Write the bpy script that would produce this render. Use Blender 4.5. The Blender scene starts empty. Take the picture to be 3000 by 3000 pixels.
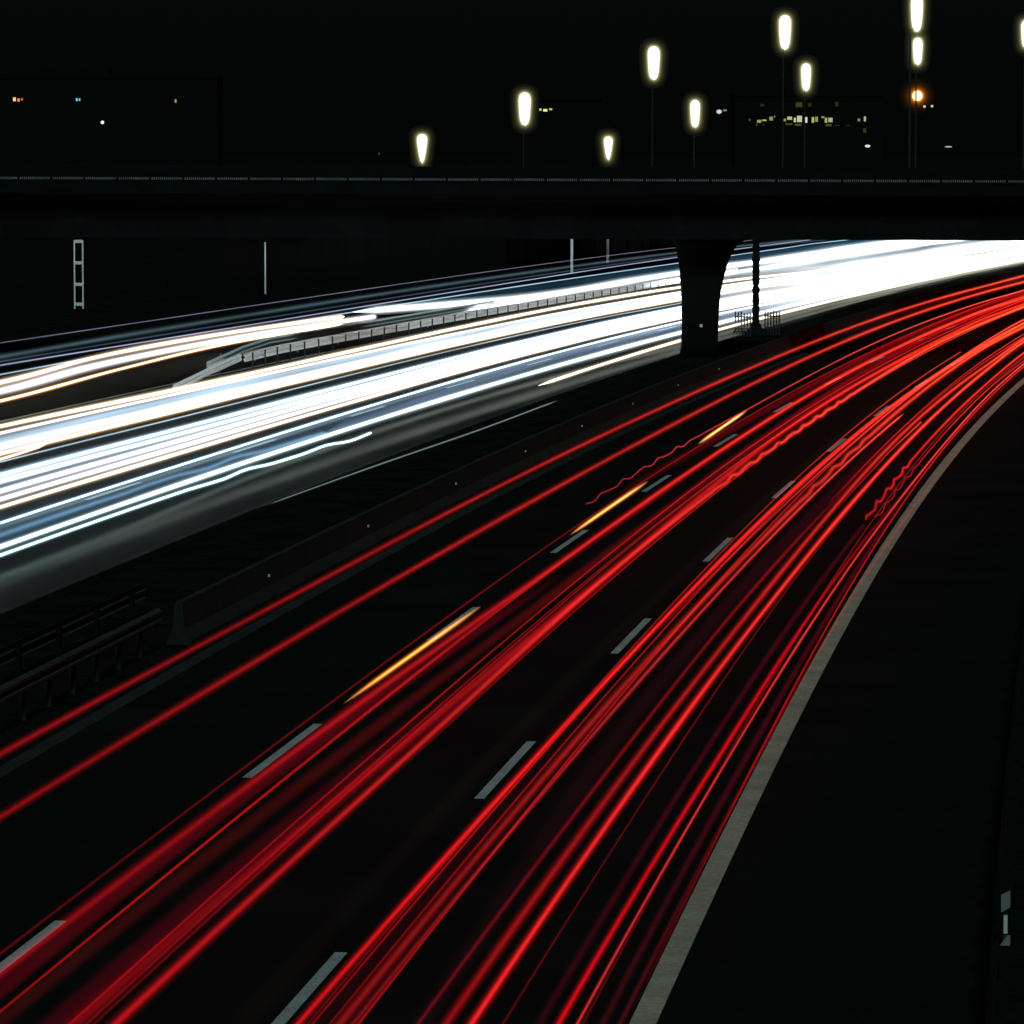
import bpy, bmesh, math, random
from mathutils import Vector
random.seed(7)
scene = bpy.context.scene
C = scene.collection

# ---------------------------------------------------------------- camera
CAM_H = 9.41
cam_data = bpy.data.cameras.new('camera')
cam_data.sensor_width = 36.0
cam_data.lens = 149.14
cam_data.clip_start = 0.5
cam_data.clip_end = 9000
cam = bpy.data.objects.new('camera', cam_data)
C.objects.link(cam)
cam.location = (0, 0, CAM_H)
cam.rotation_euler = (math.radians(90 - 4.881), 0, 0)
scene.camera = cam

# ---------------------------------------------------------------- night sky and an added fill light from behind the camera
SKY_STRENGTH = 0.0004
world = bpy.data.worlds.new('World')
scene.world = world
world.use_nodes = True
wn = world.node_tree.nodes
wl = world.node_tree.links
bg = wn['Background']
sky = wn.new('ShaderNodeTexSky')
sky.sky_type = 'NISHITA'
sky.sun_disc = False
sky.sun_elevation = math.radians(40.0)
sky.sun_rotation = math.radians(180)
tint = wn.new('ShaderNodeMixRGB')
tint.blend_type = 'MULTIPLY'
tint.inputs['Fac'].default_value = 1.0
tint.inputs['Color2'].default_value = (0.52, 0.92, 0.95, 1)
wl.new(sky.outputs['Color'], tint.inputs['Color1'])
wl.new(tint.outputs['Color'], bg.inputs['Color'])
bg.inputs['Strength'].default_value = SKY_STRENGTH

sun_data = bpy.data.lights.new('night_fill', 'SUN')
sun_data.energy = 1.1
sun_data.angle = math.radians(12)
sun_data.color = (0.66, 1.0, 0.98)
sun = bpy.data.objects.new('night_fill', sun_data)
C.objects.link(sun)
sun.location = (0, -150, 170)
sun.rotation_euler = (math.radians(42), math.radians(6), 0)

scene.view_settings.view_transform = 'Standard'
scene.view_settings.look = 'None'
scene.view_settings.exposure = 0
scene.view_settings.gamma = 1
scene.cycles.transparent_max_bounces = 160
scene.cycles.max_bounces = 5
scene.cycles.use_denoising = True

# ---------------------------------------------------------------- helpers
def lin(c):
    c = c / 255.0
    return c / 12.92 if c <= 0.04045 else ((c + 0.055) / 1.055) ** 2.4

def tag(o, label=None, cat=None, group=None, kind=None):
    if label: o['label'] = label
    if cat: o['category'] = cat
    if group: o['group'] = group
    if kind: o['kind'] = kind
    return o

def empty(name, loc=(0, 0, 0), rz=0.0):
    o = bpy.data.objects.new(name, None)
    C.objects.link(o)
    o.location = loc
    o.rotation_euler = (0, 0, rz)
    o.empty_display_size = 0.3
    return o

def obj(name, bm, m, parent=None, smooth=False):
    me = bpy.data.meshes.new(name)
    bm.to_mesh(me)
    bm.free()
    if m: me.materials.append(m)
    if smooth:
        for p in me.polygons: p.use_smooth = True
    o = bpy.data.objects.new(name, me)
    C.objects.link(o)
    if parent: o.parent = parent
    return o

def copy_tree(o, parent=None):
    c = o.copy()
    C.objects.link(c)
    c.parent = parent
    for ch in list(o.children): copy_tree(ch, c)
    return c

def box(bm, x0, x1, y0, y1, z0, z1, bev=0.0):
    v = [bm.verts.new((x, y, z)) for z in (z0, z1) for (x, y) in ((x0, y0), (x1, y0), (x1, y1), (x0, y1))]
    fs = [bm.faces.new([v[i] for i in f]) for f in ((3, 2, 1, 0), (4, 5, 6, 7), (0, 1, 5, 4), (1, 2, 6, 5), (2, 3, 7, 6), (3, 0, 4, 7))]
    if bev:
        es = set(e for f in fs for e in f.edges)
        bmesh.ops.bevel(bm, geom=list(es), offset=bev, segments=2, affect='EDGES', profile=0.5)

def loft(bm, rings, close=True, cap=True):
    vs = [[bm.verts.new(p) for p in r] for r in rings]
    n = len(rings[0])
    for a, b in zip(vs, vs[1:]):
        for i in range(n if close else n - 1):
            j = (i + 1) % n
            bm.faces.new((a[i], a[j], b[j], b[i]))
    if cap and close:
        bm.faces.new(vs[0][::-1])
        bm.faces.new(vs[-1])
    return vs

def lathe(bm, prof, cx=0, cy=0, n=16):
    loft(bm, [[(cx + r * math.cos(2 * math.pi * k / n), cy + r * math.sin(2 * math.pi * k / n), z) for k in range(n)] for r, z in prof])

def tube(bm, pts, r, n=8):
    rings = []
    for i, p in enumerate(pts):
        a = Vector(pts[max(i - 1, 0)]); b = Vector(pts[min(i + 1, len(pts) - 1)])
        d = (b - a).normalized()
        s = d.cross(Vector((0, 0, 1)))
        s = Vector((1, 0, 0)) if s.length < 1e-4 else s.normalized()
        u = s.cross(d)
        rings.append([tuple(Vector(p) + s * (r * math.cos(2 * math.pi * k / n)) + u * (r * math.sin(2 * math.pi * k / n))) for k in range(n)])
    loft(bm, rings)

# ---------------------------------------------------------------- materials
def mat(name, col, rough=0.85, spec=0.15, var=0.3, scale=1.2, metal=0.0, bump=0.0, fine=None):
    m = bpy.data.materials.new(name)
    m.use_nodes = True
    nt = m.node_tree
    b = nt.nodes['Principled BSDF']
    b.inputs['Roughness'].default_value = rough
    b.inputs['Specular IOR Level'].default_value = spec
    b.inputs['Metallic'].default_value = metal
    tc = nt.nodes.new('ShaderNodeTexCoord')
    nz = nt.nodes.new('ShaderNodeTexNoise')
    nz.inputs['Scale'].default_value = scale
    nz.inputs['Detail'].default_value = 6
    nt.links.new(tc.outputs['Object'], nz.inputs['Vector'])
    cr = nt.nodes.new('ShaderNodeValToRGB')
    cr.color_ramp.elements[0].position = 0.3
    cr.color_ramp.elements[1].position = 0.72
    cr.color_ramp.elements[0].color = tuple(c * (1 - var) for c in col) + (1,)
    cr.color_ramp.elements[1].color = tuple(min(1, c * (1 + var)) for c in col) + (1,)
    nt.links.new(nz.outputs['Fac'], cr.inputs['Fac'])
    src = cr.outputs['Color']
    if fine:
        n2 = nt.nodes.new('ShaderNodeTexNoise')
        n2.inputs['Scale'].default_value = fine
        n2.inputs['Detail'].default_value = 3
        nt.links.new(tc.outputs['Object'], n2.inputs['Vector'])
        r2 = nt.nodes.new('ShaderNodeValToRGB')
        r2.color_ramp.elements[0].position = 0.25
        r2.color_ramp.elements[1].position = 0.7
        r2.color_ramp.elements[0].color = (0.45, 0.45, 0.45, 1)
        r2.color_ramp.elements[1].color = (1, 1, 1, 1)
        nt.links.new(n2.outputs['Fac'], r2.inputs['Fac'])
        mx = nt.nodes.new('ShaderNodeMixRGB')
        mx.blend_type = 'MULTIPLY'
        mx.inputs['Fac'].default_value = 0.8
        nt.links.new(cr.outputs['Color'], mx.inputs['Color1'])
        nt.links.new(r2.outputs['Color'], mx.inputs['Color2'])
        src = mx.outputs['Color']
    nt.links.new(src, b.inputs['Base Color'])
    if bump:
        bp = nt.nodes.new('ShaderNodeBump')
        bp.inputs['Strength'].default_value = bump
        nt.links.new(nz.outputs['Fac'], bp.inputs['Height'])
        nt.links.new(bp.outputs['Normal'], b.inputs['Normal'])
    return m

def glow_mat(name, rgb, k=1.0):
    m = bpy.data.materials.new(name)
    m.use_nodes = True
    nt = m.node_tree
    nt.nodes.clear()
    e = nt.nodes.new('ShaderNodeEmission')
    e.inputs['Color'].default_value = (lin(rgb[0]), lin(rgb[1]), lin(rgb[2]), 1)
    e.inputs['Strength'].default_value = k
    o = nt.nodes.new('ShaderNodeOutputMaterial')
    nt.links.new(e.outputs[0], o.inputs['Surface'])
    return m

def glow_attr_mat(name, strength=1.0):
    # light trail and lamp halo: gives off light and lets what is behind it shine through
    m = bpy.data.materials.new(name)
    m.use_nodes = True
    nt = m.node_tree
    nt.nodes.clear()
    a = nt.nodes.new('ShaderNodeAttribute')
    a.attribute_name = 'glow'
    e = nt.nodes.new('ShaderNodeEmission')
    e.inputs['Strength'].default_value = strength
    t = nt.nodes.new('ShaderNodeBsdfTransparent')
    s = nt.nodes.new('ShaderNodeAddShader')
    o = nt.nodes.new('ShaderNodeOutputMaterial')
    nt.links.new(a.outputs['Color'], e.inputs['Color'])
    nt.links.new(e.outputs[0], s.inputs[0])
    nt.links.new(t.outputs[0], s.inputs[1])
    nt.links.new(s.outputs[0], o.inputs['Surface'])
    return m

M = {
    'asphalt': mat('asphalt', (0.0075, 0.008, 0.008), 0.95, 0.02, 0.3, 0.35, fine=9.0),
    'asphalt_pale': mat('asphalt_pale', (0.010, 0.0115, 0.0115), 0.9, 0.06, 0.25, 0.3, fine=7.0),
    'paint': mat('road_paint', (0.32, 0.38, 0.385), 0.7, 0.15, 0.18, 1.6, fine=14.0),
    'paint_warm': mat('worn_edge_paint', (0.34, 0.325, 0.255), 0.75, 0.12, 0.2, 1.1, fine=12.0),
    'grass': mat('dark_grass', (0.007, 0.009, 0.0075), 1.0, 0.0, 0.5, 0.8, fine=5.0),
    'concrete': mat('concrete', (0.022, 0.025, 0.0245), 0.92, 0.1, 0.25, 0.8, bump=0.1, fine=6.0),
    'concrete_dark': mat('stained_concrete', (0.008, 0.0092, 0.0092), 0.95, 0.05, 0.35, 0.5, fine=3.0),
    'steel': mat('galvanised_steel', (0.24, 0.26, 0.27), 0.55, 0.4, 0.25, 2.0, metal=0.4),
    'steel_dark': mat('weathered_steel', (0.026, 0.03, 0.033), 0.7, 0.2, 0.3, 2.0),
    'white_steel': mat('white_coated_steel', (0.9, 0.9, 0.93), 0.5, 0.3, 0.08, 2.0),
    'reflector': mat('reflector_white', (0.6, 0.62, 0.62), 0.3, 0.5, 0.05, 6.0),
    'facade': mat('dark_facade', (0.0036, 0.0046, 0.0044), 0.9, 0.1, 0.3, 0.2),
    'trail': glow_attr_mat('light_trail_glow', 1.0),
}

# ---------------------------------------------------------------- alignment of the motorway: s metres along, off metres to the right
AX0, AY0, ATH = -3.66647, 36.0, 0.1224413
AK = (2.6172875e-4, 3.7060761e-6, -3.063237e-8)
SA, XA, YA, TA = [], [], [], []
def _align():
    st = 0.5
    th = ATH
    n0, n1 = -120, 1500
    def kap(s):
        t = min(max(s, -60), 200)
        return AK[0] + AK[1] * t + AK[2] * t * t / 2
    fw = [(0.0, AX0, AY0, ATH)]
    x, y, t = AX0, AY0, ATH
    for i in range(n1):
        t2 = t + kap((i + .5) * st) * st
        tm = (t + t2) / 2
        x += math.sin(tm) * st; y += math.cos(tm) * st; t = t2
        fw.append(((i + 1) * st, x, y, t))
    bw = []
    x, y, t = AX0, AY0, ATH
    for i in range(-n0):
        t2 = t - kap(-(i + .5) * st) * st
        tm = (t + t2) / 2
        x -= math.sin(tm) * st; y -= math.cos(tm) * st; t = t2
        bw.append((-(i + 1) * st, x, y, t))
    for r in bw[::-1] + fw:
        SA.append(r[0]); XA.append(r[1]); YA.append(r[2]); TA.append(r[3])
_align()
def P(s, off, z=0.0):
    u = (s - SA[0]) / 0.5
    i = min(max(int(u), 0), len(SA) - 2)
    f = u - i
    t = TA[i] * (1 - f) + TA[i + 1] * f
    return (XA[i] * (1 - f) + XA[i + 1] * f + math.cos(t) * off, YA[i] * (1 - f) + YA[i + 1] * f - math.sin(t) * off, z)
def heading(s):
    u = (s - SA[0]) / 0.5
    i = min(max(int(u), 0), len(SA) - 2)
    return TA[i]
def frange(a, b, st):
    n = max(1, int(math.ceil((b - a) / st)))
    return [a + (b - a) * i / n for i in range(n + 1)]
def ribbon(bm, s0, s1, o0, o1, z, st=4.0):
    ss = frange(s0, s1, st)
    f0 = o0 if callable(o0) else (lambda s: o0)
    f1 = o1 if callable(o1) else (lambda s: o1)
    a = [bm.verts.new(P(s, f0(s), z)) for s in ss]
    b = [bm.verts.new(P(s, f1(s), z)) for s in ss]
    for i in range(len(ss) - 1):
        bm.faces.new((a[i], b[i], b[i + 1], a[i + 1]))
def slab(bm, s0, s1, o0, o1, z0, z1, st=4.0):
    loft(bm, [[P(s, o0, z0), P(s, o1, z0), P(s, o1, z1), P(s, o0, z1)] for s in frange(s0, s1, st)])
def struct(name, bm, m):
    return tag(obj(name, bm, m), kind='structure')
def catmull(xs, ys, x):
    n = len(xs)
    if x <= xs[0]: return ys[0]
    if x >= xs[-1]: return ys[-1]
    i = 0
    while i < n - 2 and x > xs[i + 1]: i += 1
    h = xs[i + 1] - xs[i]
    def sl(k):
        if k == 0: return (ys[1] - ys[0]) / (xs[1] - xs[0])
        if k == n - 1: return (ys[-1] - ys[-2]) / (xs[-1] - xs[-2])
        return (ys[k + 1] - ys[k - 1]) / (xs[k + 1] - xs[k - 1])
    t = (x - xs[i]) / h
    return ((1 + 2 * t) * (1 - t) ** 2 * ys[i] + t * (1 - t) ** 2 * h * sl(i) + t * t * (3 - 2 * t) * ys[i + 1] + t * t * (t - 1) * h * sl(i + 1))
F = 12428.6 / 3.0
def pt(px, d, py=None, z=None):
    # a spot seen at column px (of a 3000 wide picture) at distance d; height from row py
    x = (px - 1500) / 12428.6 * d
    if z is None: z = CAM_H - (py - 438.6) * d / 12428.6
    return (x, d, z)

# ================================================================ setting
bm = bmesh.new()
for (x0, x1, y0, y1) in ((-2500, 2500, -300, 5000),):
    v = [bm.verts.new(p) for p in ((x0, y0, -0.06), (x1, y0, -0.06), (x1, y1, -0.06), (x0, y1, -0.06))]
    bm.faces.new(v)
struct('ground', bm, M['grass'])
bm = bmesh.new(); ribbon(bm, -55, 560, -8.15, 7.35, 0.0)
struct('motorway_carriageway', bm, M['asphalt'])
bm = bmesh.new(); ribbon(bm, -55, 560, -29.1, -13.05, 0.0)
struct('oncoming_carriageway', bm, M['asphalt_pale'])
bm = bmesh.new(); ribbon(bm, 60, 560, -36.6, -29.6, -0.01)
struct('exit_lane', bm, M['asphalt'])
bm = bmesh.new(); ribbon(bm, 90, 560, -50, -37.6, -0.02)
struct('side_road', bm, M['asphalt'])
bm = bmesh.new()
slab(bm, -55, 560, -13.05, -12.85, -0.05, 0.12)
struct('kerb', bm, M['concrete'])
# painted markings, flush sheets a few millimetres above the asphalt
bm = bmesh.new()
for i in range(-3, 30): ribbon(bm, 13.377 + 18 * i - 6.04, 13.377 + 18 * i, -0.075, 0.075, 0.005, 2)
for i in range(-3, 30): ribbon(bm, 14.975 + 18 * i - 6.04, 14.975 + 18 * i, -3.746 - 0.075, -3.746 + 0.075, 0.005, 2)
struct('dashed_lane_marking', bm, M['paint'])
bm = bmesh.new(); ribbon(bm, -55, 560, 3.76, 4.05, 0.005, 3)
struct('shoulder_edge_line', bm, M['paint_warm'])
bm = bmesh.new(); ribbon(bm, -55, 560, -7.72, -7.42, 0.005, 3)
struct('median_edge_line', bm, M['concrete'])
bm = bmesh.new()
ribbon(bm, -55, 560, -26.1 - 3.7, -26.1 - 3.5, 0.006, 3)
for i in range(2, 30):
    ribbon(bm, 10 + 18 * i - 6, 10 + 18 * i, -18.35, -18.2, 0.005, 2)
    ribbon(bm, 16 + 18 * i - 6, 16 + 18 * i, -22.1, -21.95, 0.005, 2)
struct('oncoming_lane_marking', bm, M['paint'])
TRAILS = [
 ('outermost red trail along the concrete median wall, leftmost of all the red ones', 'r', 0.75, [5.9,23.9,45.4,66.8,88.2,109.6,131.0,152.4,173.8,195.2,216.6,238.0,259.4,319.4], [-6.74,-6.74,-6.59,-6.55,-6.51,-6.48,-6.52,-6.64,-6.78,-6.87,-6.82,-6.66,-6.64,-6.64], (0.065,0.19), ((95,2,8),(190,10,8)), ((120,4,18),(235,105,85)), (1,1), None),
 ('second red trail from the median wall, paired with the outermost one', 'r', 0.75, [0.5,18.5,39.2,59.9,80.7,101.4,122.1,142.9,163.6,184.3,205.0,225.8,246.5,306.5], [-5.31,-5.31,-5.19,-5.06,-4.99,-5.0,-5.1,-5.24,-5.39,-5.5,-5.51,-5.41,-5.16,-5.16], (0.07,0.2), ((95,2,8),(190,12,8)), ((120,4,14),(235,105,80)), (1,1), None),
 ('thin pink trail that starts in a zigzag beside the yellow streaks', 'r', 0.9, [65.8,85.6,105.4,125.2,145.0,164.8,184.6,204.4,224.3,284.3], [-3.35,-3.33,-3.25,-3.33,-3.46,-3.54,-3.49,-3.34,-2.99,-2.99], (0.03,0.1), ((110,10,14),(170,8,10)), ((215,90,90),(250,120,110)), (1,1), (65,92,0.034,4.0)),
 ('broad dim red trail under the thin pink one', 'r', 0.8, [69.5,91.4,113.3,135.2,157.2,179.1,201.0,222.9,282.9], [-3.1,-2.84,-2.76,-2.81,-2.91,-3.01,-3.01,-2.83,-2.83], (0.13,0.3), ((58,0,6),(150,0,12)), ((10,0,0),(130,20,20)), (1,1), None),
 ('broad bright red trail along the edge of the left dashed line', 'r', 0.8, [-10.3,7.7,28.3,48.9,69.6,90.2,110.8,131.5,152.1,172.8,193.4,214.0,274.0], [-2.66,-2.66,-2.49,-2.23,-2.13,-2.15,-2.24,-2.3,-2.33,-2.35,-2.31,-1.99,-1.99], (0.085,0.2), ((105,0,12),(180,0,10)), ((120,6,20),(255,90,70)), (1,1), None),
 ('wide dark red trail hugging the lower side of the broad bright one', 'r', 0.8, [1.6,19.6,35.0,50.3], [-2.43,-2.43,-2.14,-1.84], (0.1,0.12), ((90,0,16),(75,0,10)), ((0,0,0),(0,0,0)), (1,12), None),
 ('dark brownish red trail between two broad ones in the left middle', 'r', 0.75, [-11.8,6.2,26.8,47.3,67.8,88.3,108.9,129.4,149.9,170.4,191.0,211.5,271.5], [-2.13,-2.13,-1.85,-1.57,-1.46,-1.51,-1.65,-1.81,-1.97,-2.08,-2.08,-1.73,-1.73], (0.1,0.2), ((34,9,8),(165,0,18)), ((0,0,0),(60,0,10)), (1,1), None),
 ('very wide soft red band filling the middle of the centre lane', 'r', 0.85, [-12.3,5.7,27.6,49.6,71.5,93.5,115.4,137.4,159.4,181.3,203.3,263.3], [-1.25,-1.25,-1.02,-0.86,-0.94,-1.08,-1.11,-1.03,-1.04,-1.17,-0.93,-0.93], (0.125,0.16), ((100,0,16),(190,10,6)), ((100,4,12),(240,60,40)), (1,1), None),
 ('soft dark red fringe on the upper side of the very wide band', 'r', 0.85, [-12.2,5.8,20.7,35.5], [-1.48,-1.48,-1.35,-1.15], (0.13,0.13), ((52,0,10),(60,0,8)), ((0,0,0),(0,0,0)), (1,14), None),
 ('serrated red trail turning orange pink far off, right edge of the wide band', 'r', 0.75, [-12.5,5.5,27.3,49.0,70.8,92.5,114.3,136.1,157.8,179.6,201.3,261.3], [-0.96,-0.96,-0.9,-0.96,-0.91,-0.83,-0.83,-0.92,-1.0,-0.93,-0.82,-0.82], (0.075,0.19), ((90,0,10),(190,16,8)), ((190,12,24),(255,128,96)), (1,1), (72,118,0.026,4.2)),
 ('faint brown trail in the black gap left of the right dashed line', 'r', 0.7, [-8.3,9.7,30.1,50.4,70.7,130.7], [0.24,0.24,0.31,0.48,0.61,0.61], (0.16,0.2), ((9,6,4),(18,6,5)), ((0,0,0),(0,0,0)), (1,1), None),
 ('crisp red trail with a bright core just right of the right dashed line', 'r', 0.75, [-12.3,5.7,27.3,48.9,70.6,92.2,113.8,135.4,157.0,178.6,238.6], [0.84,0.84,0.95,1.03,1.08,1.11,1.14,1.17,1.19,1.12,1.12], (0.05,0.16), ((140,0,8),(200,16,10)), ((225,20,35),(255,110,85)), (1,1), None),
 ('wide dark crimson haze trail to the right of the crisp one', 'r', 0.75, [-12.2,5.8,20.4,35.0], [1.02,1.02,1.12,1.22], (0.14,0.14), ((36,0,5),(30,0,5)), ((0,0,0),(0,0,0)), (1,20), None),
 ('narrow pink red trail, second from the right dashed line where the lane bends', 'r', 0.8, [38.8,59.2,79.6,100.0,120.4,140.8,161.2,181.6,241.6], [1.12,1.25,1.33,1.34,1.27,1.15,0.99,0.84,0.84], (0.03,0.12), ((120,0,8),(190,12,10)), ((200,60,60),(255,120,95)), (14,1), None),
 ('strong red trail turning vivid orange in the right middle lane', 'r', 0.75, [-12.2,5.8,26.9,48.0,69.0,90.1,111.2,132.3,153.4,174.5,234.5], [1.25,1.25,1.31,1.43,1.53,1.56,1.51,1.43,1.37,1.43,1.43], (0.06,0.19), ((95,0,10),(220,20,8)), ((85,2,10),(255,115,80)), (1,1), (70,95,0.03,6.0)),
 ('dim red trail with a pink thread that stops short in the bend', 'r', 0.8, [-12.4,5.6,25.2,44.9,64.6,84.3,104.0], [1.42,1.42,1.52,1.63,1.73,1.81,1.87], (0.04,0.08), ((95,0,8),(120,0,10)), ((70,10,16),(225,80,85)), (1,1), None),
 ('broad faint maroon trail in the dark strip of the right lane', 'r', 0.7, [-11.9,6.1,25.7,45.2,64.7,84.3,103.8], [2.02,2.02,1.83,1.91,2.06,2.14,2.08], (0.12,0.25), ((13,7,6),(44,0,10)), ((0,0,0),(0,0,0)), (1,12), None),
 ('hair thin wine red trail left of the paired bright ones', 'r', 0.8, [-12.4,5.6,23.5,41.3,59.2,77.1], [2.06,2.06,2.14,2.21,2.33,2.48], (0.03,0.07), ((60,0,8),(110,0,10)), ((90,14,30),(90,10,20)), (1,25), None),
 ('left one of the two parallel bright trails in the right lane', 'r', 0.75, [-12.1,5.9,25.3,44.7,64.0,83.4,102.8,122.1,141.5,160.9,220.9], [2.3,2.3,2.38,2.48,2.51,2.48,2.47,2.51,2.57,2.46,2.46], (0.058,0.15), ((120,0,8),(190,12,8)), ((95,2,16),(255,100,75)), (1,1), None),
 ('right one of the two parallel bright trails, brightest in the foreground', 'r', 0.75, [-12.1,5.9,27.6,49.3,71.0,92.7,114.4,136.1,157.8,217.8], [2.55,2.55,2.64,2.76,2.84,2.87,2.86,2.8,2.67,2.67], (0.062,0.14), ((160,0,10),(190,12,8)), ((250,64,58),(255,115,90)), (1,1), None),
 ('dark wine trail in the foreground that leads into the zigzag ones', 'r', 0.7, [-11.7,6.3,25.4,44.5,63.7], [3.19,3.19,3.26,3.36,3.48], (0.05,0.07), ((40,4,8),(70,0,14)), ((12,4,4),(20,0,6)), (1,1), None),
 ('red zigzag trail with a blunt lower end near the white edge line', 'r', 0.85, [62.9,83.5,104.1,124.7,145.3,205.3], [3.54,3.54,3.56,3.57,3.52,3.52], (0.055,0.1), ((170,0,10),(190,6,8)), ((230,60,45),(255,95,75)), (1,1), (50,84,0.042,3.7)),
 ('vivid red trail left of the pink hairline near the white edge line', 'r', 0.75, [-11.9,6.1,27.9,49.7,71.5], [3.41,3.41,3.55,3.68,3.89], (0.055,0.07), ((135,0,10),(110,0,8)), ((205,18,34),(150,0,20)), (1,40), None),
 ('thin mauve zigzag trail right of the blunt red zigzag', 'r', 0.85, [63.4,82.2,101.0,119.8,138.6,198.6], [3.76,3.8,3.82,3.85,3.95,3.95], (0.022,0.07), ((120,0,8),(150,0,8)), ((180,50,75),(215,70,70)), (1,1), (50,84,0.036,3.9)),
 ('thin straight salmon pink trail running the whole bend beside the edge line', 'r', 0.8, [-12.2,5.8,27.8,49.7,71.6,93.5,115.4,137.3,197.3], [3.62,3.62,3.72,3.84,3.98,4.04,4.02,4.04,4.04], (0.022,0.08), ((120,6,10),(160,4,10)), ((230,85,80),(255,100,100)), (1,1), None),
 ('dim maroon trail, second nearest to the white edge line', 'r', 0.7, [-11.7,6.3,28.3,50.3,72.3], [3.82,3.82,3.91,3.97,4.01], (0.045,0.08), ((42,8,10),(80,0,16)), ((14,2,4),(20,0,8)), (1,15), None),
 ('dark red trail closest to the white edge line', 'r', 0.65, [-11.4,6.6,28.0,49.4,70.8,92.2], [3.97,3.97,4.06,4.18,4.36,4.54], (0.035,0.06), ((55,6,10),(100,4,14)), ((30,4,8),(40,4,10)), (1,30), None),
 ('wide deep red glow trail filling the strip beside the edge line far off', 'r', 0.75, [59.7,78.8,97.8,116.8,135.9,195.9], [3.93,4.02,4.12,4.16,4.1,4.1], (0.12,0.14), ((40,0,6),(120,0,8)), ((0,0,0),(0,0,0)), (20,1), None),
 ('red fill trail between the two median side ones far off', 'r', 0.7, [137.9,157.4,176.8,196.3,215.8,235.3,254.8,314.8], [-5.72,-5.86,-6.01,-6.13,-6.21,-6.22,-6.15,-6.15], (0.2,0.25), ((20,0,2),(95,0,6)), ((0,0,0),(0,0,0)), (60,1), None),
 ('crimson fill trail left of the orange pink band far off', 'r', 0.8, [77.6,96.6,115.5,134.4,153.3,172.2,191.2,210.1,270.1], [-1.52,-1.3,-1.32,-1.5,-1.72,-1.88,-1.88,-1.61,-1.61], (0.14,0.25), ((70,0,10),(150,0,10)), ((0,0,0),(0,0,0)), (20,1), None),
 ('longest yellow streak, nearest to the camera of the three', 'y', 0.95, [28.3,42.5], [-2.53,-2.4], (0.07,0.08), ((150,58,4),(150,66,8)), ((255,178,66),(255,190,84)), (4,5), None),
 ('middle one of the three yellow streaks', 'y', 0.95, [57.1,72.7], [-2.6,-2.63], (0.07,0.085), ((150,66,6),(150,72,10)), ((255,190,84),(255,208,116)), (4,5), None),
 ('shortest and farthest yellow streak, beside the pink zigzag trail', 'y', 0.95, [86.3,102.4], [-2.85,-3.11], (0.085,0.095), ((160,80,12),(160,84,16)), ((255,212,118),(255,220,132)), (4,4), None),
 ('thin mauve trail, farthest and topmost of all left of the pillar', 'w', 0.65, [132.6,150.6,171.4,192.2,213.0,233.7,254.5,275.3,296.1,316.8,337.6,440.0], [-43.18,-43.18,-43.3,-43.63,-44.12,-44.74,-45.43,-46.17,-46.91,-47.61,-48.23,-48.23], (0.04,0.05), ((20,20,34),(20,20,34)), ((70,66,80),(70,66,80)), (1,1), None),
 ('soft grey green trail, second from the top on the far road', 'w', 0.65, [120.3,138.3,158.5,178.6,198.7,218.9,239.0,259.2,279.3,299.5,319.6,440.0], [-39.25,-39.25,-39.76,-40.27,-40.79,-41.32,-41.84,-42.38,-42.91,-43.45,-44.0,-44.0], (0.13,0.12), ((30,42,46),(30,42,46)), ((24,32,36),(24,32,36)), (1,1), None),
 ('thin dim blue trail between two paler ones on the far road', 'w', 0.65, [116.5,134.5,156.4,178.3,200.1,222.0,243.9,265.8,287.7,309.6,440.0], [-38.05,-38.05,-38.15,-38.41,-38.8,-39.28,-39.84,-40.45,-41.08,-41.71,-41.71], (0.05,0.06), ((26,34,44),(26,34,44)), ((26,28,34),(26,28,34)), (1,1), None),
 ('thin lilac trail on the far road above the dark gap', 'w', 0.65, [113.6,131.6,152.2,172.8,193.4,214.0,234.7,255.3,275.9,296.5,317.1,337.7,358.4,379.0,440.0], [-37.16,-37.16,-36.97,-37.02,-37.25,-37.66,-38.2,-38.84,-39.57,-40.34,-41.13,-41.91,-42.64,-43.31,-43.31], (0.05,0.06), ((40,46,62),(40,46,62)), ((100,104,125),(100,104,125)), (1,1), None),
 ('pale teal trail at the lower edge of the far road', 'w', 0.65, [107.3,125.3,146.8,168.2,189.6,211.1,232.5,254.0,275.4,296.9,318.3,339.7,361.2,440.0], [-35.05,-35.05,-35.44,-35.72,-35.92,-36.08,-36.25,-36.47,-36.77,-37.19,-37.77,-38.56,-39.59,-39.59], (0.05,0.07), ((30,50,60),(30,50,60)), ((110,130,140),(110,130,140)), (1,1), None),
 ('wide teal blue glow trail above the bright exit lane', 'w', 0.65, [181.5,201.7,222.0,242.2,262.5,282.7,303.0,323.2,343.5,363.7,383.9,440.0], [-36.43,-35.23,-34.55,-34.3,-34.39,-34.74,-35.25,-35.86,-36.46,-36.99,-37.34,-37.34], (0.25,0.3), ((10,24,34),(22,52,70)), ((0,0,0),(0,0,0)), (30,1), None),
 ('cream white exit lane trail, topmost of the curved bundle at left', 'w', 0.65, [101.5,119.5,140.8,162.0,183.2], [-33.4,-33.4,-35.27,-35.69,-34.92], (0.12,0.14), ((170,140,110),(170,140,110)), ((255,250,235),(255,250,235)), (1,1), None),
 ('broad white trail in the middle of the curved exit bundle', 'w', 0.65, [96.1,114.1,131.5,148.8,166.2,183.5], [-31.75,-31.75,-33.21,-33.82,-33.79,-33.31], (0.17,0.15), ((200,190,190),(200,190,190)), ((255,255,255),(255,255,255)), (1,1), None),
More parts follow.
